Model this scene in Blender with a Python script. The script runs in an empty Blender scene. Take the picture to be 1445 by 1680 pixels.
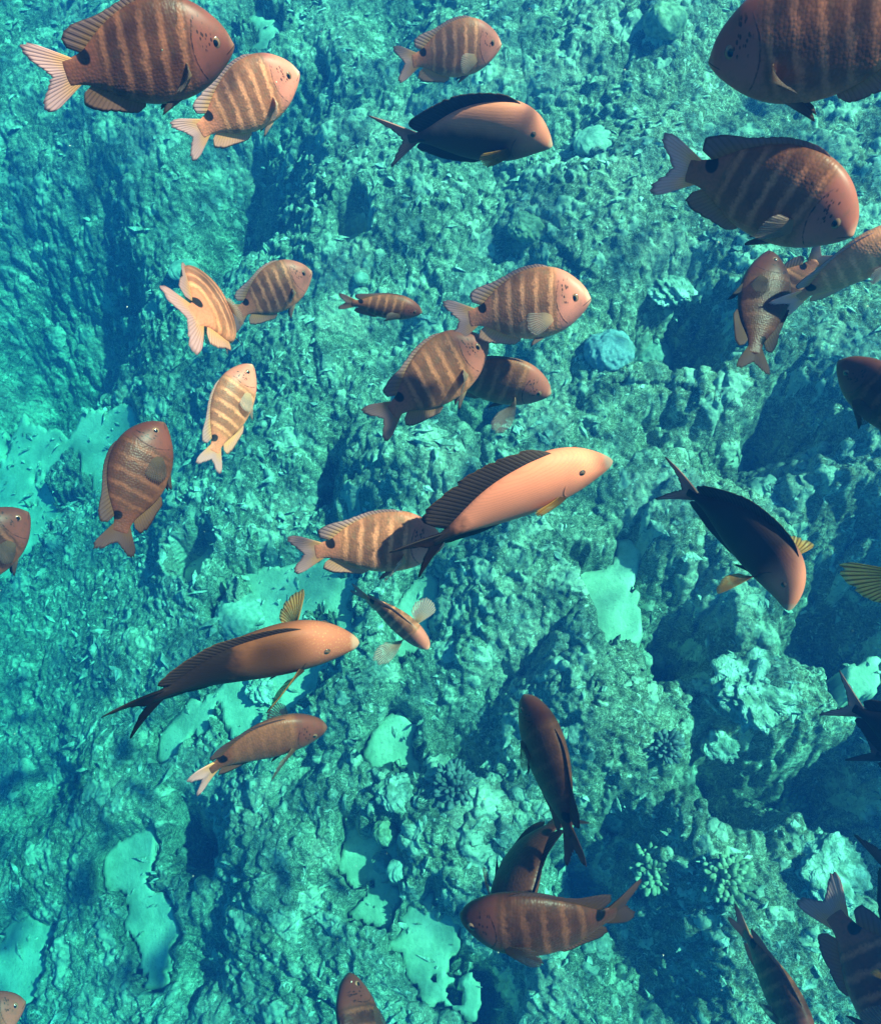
import bpy, math, random
import numpy as np
from mathutils import Vector, Matrix

random.seed(7)
R = math.radians
scene = bpy.context.scene
col = scene.collection

# ------------------------------------------------------------------ camera
PW, PH = 1445.0, 1680.0
VFOV = 66.0
PITCH = 55.0                      # degrees below the horizontal
FPX = (PH / 2) / math.tan(R(VFOV / 2))
cam_d = bpy.data.cameras.new("Camera")
cam = bpy.data.objects.new("Camera", cam_d)
col.objects.link(cam)
cam.location = (0, 0, 0)
cam.rotation_euler = (R(90 - PITCH), 0, 0)
cam_d.sensor_fit = 'VERTICAL'
cam_d.angle = R(VFOV)
cam_d.clip_start = 0.02
cam_d.clip_end = 500
scene.camera = cam

# ------------------------------------------------------------------ sky, sun, exposure
SUN_TO = Vector((0.56, -0.08, 0.82)).normalized()      # direction towards the sun
sun_el = math.asin(SUN_TO.z)
sun_az = math.atan2(SUN_TO.x, SUN_TO.y)
world = bpy.data.worlds.new("World")
scene.world = world
world.use_nodes = True
wn = world.node_tree
bg = wn.nodes["Background"]
sky = wn.nodes.new("ShaderNodeTexSky")
sky.sky_type = 'NISHITA'
sky.sun_disc = False
sky.sun_elevation = sun_el
sky.sun_rotation = sun_az
wn.links.new(sky.outputs[0], bg.inputs[0])
bg.inputs[1].default_value = 0.05
sd = bpy.data.lights.new("Sun", 'SUN')
sd.energy = 5.0
sd.angle = R(1.0)
sd.color = (1.0, 0.80, 0.58)
sun = bpy.data.objects.new("Sun", sd)
col.objects.link(sun)
sun.rotation_euler = (-SUN_TO).to_track_quat('-Z', 'Y').to_euler()
sun.location = (0, 0, 20)

scene.view_settings.view_transform = 'Standard'
scene.view_settings.look = 'None'
scene.view_settings.gamma = 1.0
scene.view_settings.exposure = 2.05
try:
    scene.cycles.use_denoising = True
    scene.cycles.volume_bounces = 1
    scene.cycles.max_bounces = 6
    scene.cycles.diffuse_bounces = 3
    scene.cycles.transparent_max_bounces = 16
    scene.cycles.sample_clamp_indirect = 4.0
except Exception:
    pass

# pixel -> ray helpers (photograph pixels)
CQ = cam.rotation_euler.to_matrix()


def ray(px, py):
    v = Vector(((px - PW / 2) / FPX, -(py - PH / 2) / FPX, -1.0))
    return (CQ @ v).normalized()


# ------------------------------------------------------------------ node helpers
def new_mat(name):
    m = bpy.data.materials.new(name)
    m.use_nodes = True
    nt = m.node_tree
    b = nt.nodes["Principled BSDF"]
    return m, nt, b


class NT:
    """tiny expression builder for shader nodes"""

    def __init__(s, nt):
        s.nt = nt

    def n(s, t, **kw):
        nd = s.nt.nodes.new(t)
        for k, v in kw.items():
            setattr(nd, k, v)
        return nd

    def link(s, a, b):
        if isinstance(a, (int, float)):
            b.default_value = a
        elif isinstance(a, (tuple, list)):
            b.default_value = tuple(a) if len(a) != 3 or len(b.default_value) == 3 else (*a, 1)
        else:
            s.nt.links.new(a, b)

    def m(s, op, a, b=0.0, c=0.0, clamp=False):
        nd = s.n('ShaderNodeMath', operation=op)
        nd.use_clamp = clamp
        s.link(a, nd.inputs[0]); s.link(b, nd.inputs[1]); s.link(c, nd.inputs[2])
        return nd.outputs[0]

    def sm(s, x, lo, hi):           # smoothstep
        nd = s.n('ShaderNodeMapRange', interpolation_type='SMOOTHSTEP')
        s.link(x, nd.inputs[0]); s.link(lo, nd.inputs[1]); s.link(hi, nd.inputs[2])
        nd.inputs[3].default_value = 0; nd.inputs[4].default_value = 1
        return nd.outputs[0]

    def mr(s, x, a, b, c, d):
        nd = s.n('ShaderNodeMapRange')
        s.link(x, nd.inputs[0])
        for i, v in enumerate((a, b, c, d)):
            nd.inputs[i + 1].default_value = v
        return nd.outputs[0]

    def mix(s, f, a, b, mode='MIX'):
        nd = s.n('ShaderNodeMix', data_type='RGBA', blend_type=mode)
        s.link(f, nd.inputs[0]); s.link(a, nd.inputs[6]); s.link(b, nd.inputs[7])
        return nd.outputs[2]

    def attr(s, name, kind='GEOMETRY'):
        return s.n('ShaderNodeAttribute', attribute_name=name, attribute_type=kind)

    def noise(s, vec, scale, detail=4, rough=0.55, dist=0.0):
        nd = s.n('ShaderNodeTexNoise')
        if vec is not None:
            s.link(vec, nd.inputs['Vector'])
        nd.inputs['Scale'].default_value = scale
        nd.inputs['Detail'].default_value = detail
        nd.inputs['Roughness'].default_value = rough
        nd.inputs['Distortion'].default_value = dist
        return nd

    def vor(s, vec, scale, feature='F1', rnd=1.0):
        nd = s.n('ShaderNodeTexVoronoi', feature=feature)
        if vec is not None:
            s.link(vec, nd.inputs['Vector'])
        nd.inputs['Scale'].default_value = scale
        nd.inputs['Randomness'].default_value = rnd
        return nd

    def vscale(s, vec, v):
        nd = s.n('ShaderNodeVectorMath', operation='MULTIPLY')
        s.link(vec, nd.inputs[0]); nd.inputs[1].default_value = v
        return nd.outputs[0]

    def vadd(s, a, b):
        nd = s.n('ShaderNodeVectorMath', operation='ADD')
        s.link(a, nd.inputs[0]); s.link(b, nd.inputs[1])
        return nd.outputs[0]

    def bump(s, h, strength, dist, normal=None):
        nd = s.n('ShaderNodeBump')
        s.link(h, nd.inputs['Height'])
        nd.inputs['Strength'].default_value = strength
        nd.inputs['Distance'].default_value = dist
        if normal is not None:
            s.link(normal, nd.inputs['Normal'])
        return nd.outputs[0]


def sset(b, **kw):
    for k, v in kw.items():
        b.inputs[k.replace('_', ' ')].default_value = v


# ------------------------------------------------------------------ numpy noise
def hash2(ix, iy, seed):
    h = (ix.astype(np.int64) * 374761393 + iy.astype(np.int64) * 668265263 + seed * 982451653) & 0xFFFFFFFF
    h = ((h ^ (h >> 13)) * 1274126177) & 0xFFFFFFFF
    h = ((h ^ (h >> 16)) * 2246822519) & 0xFFFFFFFF
    h = h ^ (h >> 15)
    return (h & 0xFFFFFF).astype(np.float64) / 0xFFFFFF


def vnoise(x, y, seed):
    ix = np.floor(x); iy = np.floor(y)
    fx = x - ix; fy = y - iy
    fx = fx * fx * fx * (fx * (fx * 6 - 15) + 10); fy = fy * fy * fy * (fy * (fy * 6 - 15) + 10)
    a = hash2(ix, iy, seed); b = hash2(ix + 1, iy, seed)
    c = hash2(ix, iy + 1, seed); d = hash2(ix + 1, iy + 1, seed)
    return (a + (b - a) * fx) * (1 - fy) + (c + (d - c) * fx) * fy - 0.5


def fbm(x, y, seed, octv=4, gain=0.5):
    o = np.zeros_like(x); a = 1.0
    for i in range(octv):
        o += a * vnoise(x * 2 ** i + 17.3 * i, y * 2 ** i - 9.1 * i, seed + i)
        a *= gain
    return o


def worley(x, y, seed):
    ix = np.floor(x); iy = np.floor(y)
    f1 = np.full_like(x, 9.0); idv = np.zeros_like(x); f2 = np.full_like(x, 9.0)
    for dx in (-1, 0, 1):
        for dy in (-1, 0, 1):
            cx = ix + dx; cy = iy + dy
            jx = cx + 0.1 + 0.8 * hash2(cx, cy, seed); jy = cy + 0.1 + 0.8 * hash2(cx, cy, seed + 71)
            d = np.hypot(x - jx, y - jy)
            idc = hash2(cx, cy, seed + 133)
            near = d < f1
            f2 = np.where(near, f1, np.minimum(f2, d))
            idv = np.where(near, idc, idv)
            f1 = np.where(near, d, f1)
    return f1, f2, idv


# ------------------------------------------------------------------ sea floor
def plane_z(x, y):
    s = np.minimum(y, 5.2 + 0.15 * np.maximum(y - 5.2, 0))
    s = np.where(y > 6.5, 5.2 + 0.195, s)
    return -3.3 + 0.45 * s + 0.27 * x


def on_plane(px, py):
    d = ray(px, py)
    # z = -3.3 + .45 y + 0.27 x
    t = -3.3 / (d.z - 0.45 * d.y - 0.27 * d.x)
    return d * t, t


SANDPITS = [(340, 930, 40), (450, 1000, 72), (475, 1085, 66), (395, 1130, 62), (520, 1030, 55), (655, 1210, 40), (590, 1418, 36),
            (715, 1520, 42), (735, 1570, 40), (235, 1500, 42), (212, 1400, 38), (240, 1565, 30), (1005, 1022, 40),
            (955, 985, 24), (755, 870, 42), (625, 1495, 26), (570, 410, 24), (728, 285, 28), (680, 1035, 48),
            (560, 900, 40), (1390, 1120, 30), (300, 1180, 30), (420, 60, 26), (-20, 845, 95), (55, 800, 72), (125, 765, 50), (190, 735, 36),
            (30, 1600, 50), (520, 960, 40), (1010, 960, 35)]
PITS = [(40, 570, 110, 2.0), (150, 480, 70, 1.1), (250, 400, 60, .35), (375, 325, 80, 1.2), (480, 195, 60, .35), (1105, 535, 58, 1.3),
        (805, 660, 44, 1.0), (1290, 680, 58, 1.2), (320, 1345, 48, 1.1), (1115, 1010, 60, 1.2), (1170, 1070, 50, .5),
        (1400, 1035, 85, 1.3), (1210, 1285, 66, 1.1), (1390, 1290, 76, 1.3), (985, 1440, 56, 1.1), (795, 1590, 58, 1.2),
        (330, 1580, 58, .4), (545, 790, 35, .45), (780, 1220, 60, .35), (180, 640, 70, .35), (620, 560, 60, .25),
        (650, 40, 60, .35), (950, 250, 50, .3), (1180, 760, 60, .4), (520, 1260, 40, .3), (90, 1280, 50, .3),
        (1080, 1560, 60, .4), (1250, 60, 60, .35), (1330, 880, 60, .4), (1050, 720, 40, .35), (860, 1130, 50, .3), (380, 1440, 40, .3)]
DOMES = [(665, 800, 110, .36), (480, 645, 150, .25), (360, 870, 120, .22), (280, 1040, 105, .2), (870, 990, 110, .25),
         (930, 770, 110, .22), (1080, 860, 95, .22), (450, 1340, 120, .24), (620, 1300, 110, .2), (150, 1340, 110, .2),
         (1010, 1150, 115, .3), (560, 1110, 80, .2), (260, 250, 140, .1), (640, 350, 140, .25), (980, 350, 140, .3),
         (90, 340, 120, .08), (90, 660, 110, .22), (1230, 1480, 140, .3), (420, 1500, 100, .2), (1190, 660, 60, .2),
         (1330, 1180, 90, .25), (850, 120, 120, .2), (1050, 60, 100, .25), (740, 1380, 90, .2), (1400, 780, 90, .3),
         (880, 1420, 60, .2), (1120, 1380, 80, .25), (230, 60, 120, .2), (1040, 650, 90, .2)]


def warp_axis(core0, core1, n, nout, far):
    c = np.linspace(core0, core1, n)
    st = (core1 - core0) / (n - 1)
    g = np.geomspace(1, far / st, nout)
    off = np.cumsum(g) ; off = off / off[-1] * far
    return np.concatenate([core0 - off[::-1], c, core1 + off])


GX = warp_axis(-3.1, 3.1, 1380, 60, 25.0)
GY = warp_axis(-0.75, 4.9, 1260, 60, 24.0)
X, Y = np.meshgrid(GX, GY)


def smooth_part(X, Y):
    z = plane_z(X, Y)
    # the channel on the left falls away into deeper water
    for (px, py, rp, dp) in ((-120, 740, 420, .65), (-220, 1300, 300, .25)):
        c, t = on_plane(px, py); r = rp * t / FPX
        z = z - dp * np.exp(-(((X - c.x) ** 2 + (Y - c.y) ** 2) / (r * r)) ** 1.0)
    z = z + 0.12 * fbm(X * 0.55, Y * 0.55, 5, 2)
    return z


def on_base(px, py):
    # sight line to the smooth ground, deeper channel included
    d = ray(px, py); t = on_plane(px, py)[1]
    for _ in range(40):
        p = d * t
        z = float(smooth_part(np.array([p.x]), np.array([p.y]))[0])
        t += 0.5 * (z - p.z) / (d.z - 0.5 * d.y)
    return d * t, t


BASE = smooth_part(X, Y)
wx = X + 0.13 * fbm(X * 3.0, Y * 3.0, 31, 5, .6); wy = Y + 0.13 * fbm(X * 3.0, Y * 3.0, 57, 5, .6)
feat = np.zeros_like(X)
sandm = np.zeros_like(X)
for (px, py, rp) in SANDPITS:
    c, t = on_base(px, py); r = rp * t / FPX
    g = np.exp(-(((wx - c.x) ** 2 + (wy - c.y) ** 2) / (r * r)) ** 2)
    sandm = np.maximum(sandm, g)
for (px, py, rp, dp) in PITS:
    c, t = on_base(px, py); r = rp * t / FPX
    feat -= (.50 if px > 1000 else 0.42) * dp * np.exp(-(((wx - c.x) ** 2 + (wy - c.y) ** 2) / (r * r)) ** 1.15)
for (px, py, rp, hh) in DOMES:
    c, t = on_base(px, py); r = rp * t / FPX * 1.15
    q = ((wx - c.x) ** 2 + (wy - c.y) ** 2) / (r * r)
    feat += 0.42 * hh * np.clip(1 - q, 0, 1) ** 0.9
sandm = sandm * np.clip(0.92 + 0.25 * (X < -1.2) + 1.9 * fbm(X * 5.5, Y * 5.5, 611, 6, .62), 0, 1.15)
big = fbm(X * 1.1, Y * 1.1, 11, 3)
rough = np.clip(0.6 + 1.3 * fbm(X * 1.7, Y * 1.7, 23, 2), 0.15, 1.3)
COARSE = BASE + feat + 0.09 * big
# the small lumps follow the slope of the rock, so steep faces are not smeared
PX_ = X + 0.22 * (COARSE - 0.27 * X); PY_ = Y + 0.35 * COARSE
tx = PX_ + 0.05 * fbm(PX_ * 7, PY_ * 7, 41, 3); ty = PY_ + 0.05 * fbm(PX_ * 7, PY_ * 7, 43, 3)
a1, a2, i1 = worley(tx / .46, ty / .46, 101)
b1, b2, i2 = worley(tx / .185 + 3.3, ty / .185, 202)
tx2 = PX_ + 0.03 * fbm(PX_ * 20, PY_ * 20, 61, 3); ty2 = PY_ + 0.03 * fbm(PX_ * 20, PY_ * 20, 67, 3)
c1, c2, i3 = worley(tx2 / .078, ty2 / .078 + 7.7, 303)
d1, d2, i4 = worley(tx2 / .034, ty2 / .034, 404)


def dome(f, p=2.0):
    return np.clip(1 - f ** p, 0, 1)


hl = 0.06 * dome(a1, 2) * (0.2 + 0.8 * i1)
hs = 0.034 * dome(b1, 2) * (0.1 + 0.9 * i2) * rough
hs += 0.034 * dome(c1 * 1.1, 2) * (0.0 + 1.0 * i3 ** 1.6) * rough
hs += 0.034 * dome(d1 * 1.15, 2) * i4 * (.5 + .7 * rough)
hs += 0.035 * fbm(PX_ * 5, PY_ * 5, 77, 4) + 0.016 * (0.5 - np.abs(fbm(PX_ * 13, PY_ * 13, 79, 3))) * rough * 2
hs += 0.022 * fbm(PX_ * 38, PY_ * 38, 83, 3)
# a few cracks between the larger lumps
hs -= 0.045 * np.exp(-((a2 - a1) / 0.09) ** 2) * np.clip(1.6 * fbm(X * 1.3, Y * 1.3, 91, 2), 0, 1)
hs *= .72
hs *= .68
h = 0.09 * big + hl + hs
DEPTH = BASE + 0.02 + feat + h
REEF = DEPTH - 0.85 * feat * sandm - 0.42 * np.clip(sandm * 1.25, 0, 1)
gy, gx = np.gradient(COARSE + hl, GY, GX)
gl_ = np.sqrt(1 + gx * gx + gy * gy)
CORE = (np.abs(X) < 3.3) & (Y > -1) & (Y < 5.1)
SHX = np.where(CORE, np.clip(-gx / gl_, -.85, .85) * hs * 0.6, 0)
SHY = np.where(CORE, np.clip(-gy / gl_, -.85, .85) * hs * 0.6, 0)
SAND = BASE - 0.02 + 0.015 * fbm(X * 2.5, Y * 2.5, 313, 3) + 0.004 * fbm(X * 20, Y * 20, 317, 2)
# the loose sand fills the hollows made for it; elsewhere the sheet dips under the reef
SAND = SAND - 0.9 * np.clip(1 - sandm * 6, 0, 1)


def grid_object(name, xs, ys, Z, mat, kind, shx=0.0, shy=0.0):
    ny, nx = Z.shape
    me = bpy.data.meshes.new(name)
    XX, YY = np.meshgrid(xs, ys)
    XX = XX + shx; YY = YY + shy
    co = np.stack([XX, YY, Z], -1).reshape(-1, 3).astype(np.float32)
    idx = np.arange(nx * ny).reshape(ny, nx)
    q = np.stack([idx[:-1, :-1], idx[:-1, 1:], idx[1:, 1:], idx[1:, :-1]], -1).reshape(-1)
    me.vertices.add(len(co)); me.vertices.foreach_set("co", co.ravel())
    nf = (nx - 1) * (ny - 1)
    me.loops.add(nf * 4); me.loops.foreach_set("vertex_index", q.astype(np.int32))
    me.polygons.add(nf)
    me.polygons.foreach_set("loop_start", np.arange(0, nf * 4, 4, dtype=np.int32))
    me.polygons.foreach_set("loop_total", np.full(nf, 4, dtype=np.int32))
    me.polygons.foreach_set("use_smooth", np.ones(nf, dtype=bool))
    me.update(calc_edges=True)
    me.materials.append(mat)
    o = bpy.data.objects.new(name, me)
    col.objects.link(o)
    o['kind'] = kind
    return o


def add_attr(o, name, arr):
    a = o.data.attributes.new(name, 'FLOAT', 'POINT')
    a.data.foreach_set("value", arr.ravel().astype(np.float32))


def reef_material():
    m, nt, b = new_mat("reef_rock")
    k = NT(nt)
    geo = k.n('ShaderNodeNewGeometry').outputs['Position']
    t2 = k.attr("tone_lump").outputs['Fac']
    t3 = k.attr("tone_knob").outputs['Fac']
    n0 = k.noise(geo, 1.1, 4, .6, .5).outputs['Fac']
    n1 = k.noise(geo, 2.6, 5, .65, .4).outputs['Fac']
    n2 = k.noise(geo, 12, 6, .68, .8).outputs['Fac']
    n3 = k.noise(geo, 55, 4, .65, 1.0).outputs['Fac']
    c = k.mix(k.sm(n1, .36, .64), (0.067, 0.095, 0.050, 1), (0.178, 0.217, 0.133, 1))         # turf on dead coral
    c = k.mix(k.m('MULTIPLY', t2, .55), c, (0.156, 0.182, 0.123, 1))
    c = k.mix(k.m('MULTIPLY', k.sm(n0, .52, .38), .65), c, (0.074, 0.087, 0.037, 1))    # olive turf patches
    sx_ = k.n('ShaderNodeSeparateXYZ'); k.link(geo, sx_.inputs[0])
    xr = k.m('ADD', sx_.outputs[0], k.m('MULTIPLY', k.m('SUBTRACT', n1, .5), 1.6))
    c = k.mix(k.m('MULTIPLY', k.sm(xr, .1, 1.3), .7), c, (0.141, 0.101, 0.041, 1))       # browner turf on the shallow side, painting in its thinner haze
    c = k.mix(k.m('MULTIPLY', k.sm(n0, .56, .66), .5), c, (0.297, 0.252, 0.199, 1))       # pinkish crust patches
    c = k.mix(k.sm(t2, .84, .92), c, (0.282, 0.252, 0.180, 1))
    c = k.mix(k.m('MULTIPLY', k.sm(n2, .52, .66), .8), c, (0.456, 0.499, 0.359, 1))       # pale bare rock
    c = k.mix(k.m('MULTIPLY', k.sm(n2, .46, .33), .75), c, (0.041, 0.059, 0.030, 1))   # dark turf
    c = k.mix(k.m('MULTIPLY', k.sm(t3, .84, .90), .75), c, (0.547, 0.585, 0.441, 1))      # bleached knobs
    # thin pale crusts that curl over the rock
    w1 = k.noise(geo, 21, 3, .6, 2.4).outputs['Fac']
    r1 = k.m('ABSOLUTE', k.m('SUBTRACT', w1, .5))
    c = k.mix(k.m('MULTIPLY', k.sm(r1, .030, .004), k.mr(n1, .35, .6, .25, .8)), c, (0.602, 0.636, 0.490, 1))
    w2 = k.noise(geo, 48, 3, .6, 2.0).outputs['Fac']
    r2 = k.m('ABSOLUTE', k.m('SUBTRACT', w2, .5))
    c = k.mix(k.m('MULTIPLY', k.sm(r2, .035, .006), .55), c, (0.510, 0.550, 0.408, 1))
    fl = k.noise(geo, 30, 3, .6, 1.6).outputs['Fac']
    c = k.mix(k.m('MULTIPLY', k.sm(fl, .62, .68), .9), c, (0.711, 0.722, 0.605, 1))       # shell and coral chips
    c = k.mix(k.m('MULTIPLY', k.sm(n3, .48, .32), .7), c, (0.033, 0.049, 0.027, 1))      # pits
    du = k.attr('dusting').outputs['Fac']
    c = k.mix(k.m('MULTIPLY', k.sm(k.m('ADD', du, k.m('MULTIPLY', k.m('SUBTRACT', n2, .5), 1.6)), .30, .62), .85), c, (0.401, 0.447, 0.302, 1))   # sand drifted onto the rock
    k.link(c, b.inputs['Base Color'])
    v = k.vor(geo, 46, 'SMOOTH_F1').outputs['Distance']
    n4 = k.noise(geo, 95, 4, .65, 1.2).outputs['Fac']
    nb = k.bump(v, .9, .014)
    nb = k.bump(n4, .9, .010, nb)
    k.link(nb, b.inputs['Normal'])
    sset(b, Roughness=.85)
    b.inputs['Specular IOR Level'].default_value = .2
    return m


def sand_material():
    m, nt, b = new_mat("coral_sand")
    k = NT(nt)
    geo = k.n('ShaderNodeNewGeometry').outputs['Position']
    n1 = k.sm(k.noise(geo, 9, 6, .65).outputs['Fac'], .35, .65)
    n2 = k.noise(geo, 110, 3, .6).outputs['Fac']
    c = k.mix(n1, (.30, .38, .26, 1), (.50, .58, .42, 1))
    c = k.mix(k.m('MULTIPLY', k.sm(n2, .44, .30), .6), c, (.26, .25, .20, 1))
    k.link(c, b.inputs['Base Color'])
    k.link(k.bump(k.noise(geo, 70, 4, .6).outputs['Fac'], .35, .01), b.inputs['Normal'])
    sset(b, Roughness=.9)
    return m


M_REEF = reef_material()
M_SAND = sand_material()
reef = grid_object("reef_terrain", GX, GY, REEF, M_REEF, 'structure', SHX, SHY)
add_attr(reef, "tone_lump", i2)
add_attr(reef, "dusting", np.clip(sandm * 1.6, 0, 1))
add_attr(reef, "tone_knob", np.where(hash2(np.floor(i3 * 9999), np.floor(i3 * 777), 9) > 0.5, i3, i4))
sx = GX[::3]; sy = GY[::3]
sand = grid_object("sand", sx, sy, SAND[::3, ::3], M_SAND, 'structure')


def reef_z(x, y):
    i = int(np.clip(np.searchsorted(GX, x), 1, len(GX) - 1)); j = int(np.clip(np.searchsorted(GY, y), 1, len(GY) - 1))
    return float(max(REEF[j, i], SAND[j, i]))


def at_reef(px, py):
    d = ray(px, py); t = 1.8
    while t < 9:
        p = d * t
        if p.z < reef_z(p.x, p.y):
            return p, t
        t += 0.006
    return d * 5, 5.0


# ------------------------------------------------------------------ water surface (unseen flat sheet, its painted pattern dapples the sun)
def water_material():
    m = bpy.data.materials.new("sun_dapple_pattern")
    m.use_nodes = True
    nt = m.node_tree
    for n in list(nt.nodes):
        nt.nodes.remove(n)
    k = NT(nt)
    out = k.n('ShaderNodeOutputMaterial')
    tr = k.n('ShaderNodeBsdfTransparent')
    geo = k.n('ShaderNodeNewGeometry').outputs['Position']
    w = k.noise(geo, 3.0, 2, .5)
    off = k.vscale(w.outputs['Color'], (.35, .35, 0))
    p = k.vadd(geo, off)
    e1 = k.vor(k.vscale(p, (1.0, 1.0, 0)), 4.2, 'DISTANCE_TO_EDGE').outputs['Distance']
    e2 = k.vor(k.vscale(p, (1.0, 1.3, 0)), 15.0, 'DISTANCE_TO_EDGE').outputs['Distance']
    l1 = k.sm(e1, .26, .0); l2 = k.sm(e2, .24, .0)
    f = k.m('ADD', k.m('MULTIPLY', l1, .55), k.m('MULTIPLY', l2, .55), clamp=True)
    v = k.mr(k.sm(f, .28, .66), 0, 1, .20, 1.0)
    cc = k.n('ShaderNodeCombineColor')
    for i in range(3):
        k.link(v, cc.inputs[i])
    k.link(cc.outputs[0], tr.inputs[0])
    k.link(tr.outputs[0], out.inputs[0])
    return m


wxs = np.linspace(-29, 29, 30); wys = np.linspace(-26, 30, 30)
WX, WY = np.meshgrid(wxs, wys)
water = grid_object("water", wxs, wys, 0.62 + 0.0 * WX, water_material(), 'structure')  # added overhead, out of view, to dapple the sunlight

# ------------------------------------------------------------------ sea-water haze
hm = bpy.data.materials.new("sea_water_haze")
hm.use_nodes = True
hn = hm.node_tree
for n in list(hn.nodes):
    hn.nodes.remove(n)
ho = hn.nodes.new('ShaderNodeOutputMaterial')
pv = hn.nodes.new('ShaderNodeVolumePrincipled')
pv.inputs['Color'].default_value = (.004, .038, .145, 1)
pv.inputs['Absorption Color'].default_value = (0.0, .67, .75, 1)
pv.inputs['Density'].default_value = 0.40
pv.inputs['Anisotropy'].default_value = 0.1
hn.links.new(pv.outputs[0], ho.inputs['Volume'])


def box_mesh(name, lo, hi):
    v = [(x, y, z) for x in (lo[0], hi[0]) for y in (lo[1], hi[1]) for z in (lo[2], hi[2])]
    f = [(0, 1, 3, 2), (4, 6, 7, 5), (0, 4, 5, 1), (2, 3, 7, 6), (0, 2, 6, 4), (1, 5, 7, 3)]
    me = bpy.data.meshes.new(name)
    me.from_pydata(v, [], f)
    return me


hme = box_mesh("haze", (-29.5, -26.5, -7.5), (29.5, 30.5, 0.08))
hme.materials.append(hm)
haze = bpy.data.objects.new("haze", hme)
col.objects.link(haze)
haze['kind'] = 'stuff'


# ------------------------------------------------------------------ fish materials
def tone_mul(k, c):
    t = k.attr("tone", 'OBJECT').outputs['Fac']  # each fish's own depth of colour, plus shade painted in where low
    cc = k.n('ShaderNodeCombineColor')
    for i in range(3):
        k.link(t, cc.inputs[i])
    return k.mix(1.0, c, cc.outputs[0], 'MULTIPLY')


def rest_xyz(k):
    a = k.attr("rest").outputs['Vector']
    s = k.n('ShaderNodeSeparateXYZ')
    k.link(a, s.inputs[0])
    return a, s.outputs[0], s.outputs[1], s.outputs[2]


def scales(k, x, z, n):
    """rows of overlapping scales: height field over length and height"""
    cb = k.n('ShaderNodeCombineXYZ')
    k.link(k.m('MULTIPLY', x, 1.0), cb.inputs[0]); k.link(k.m('MULTIPLY', z, 1.15), cb.inputs[1])
    return k.vor(cb.outputs[0], n, 'F1', .65).outputs['Distance']


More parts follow.
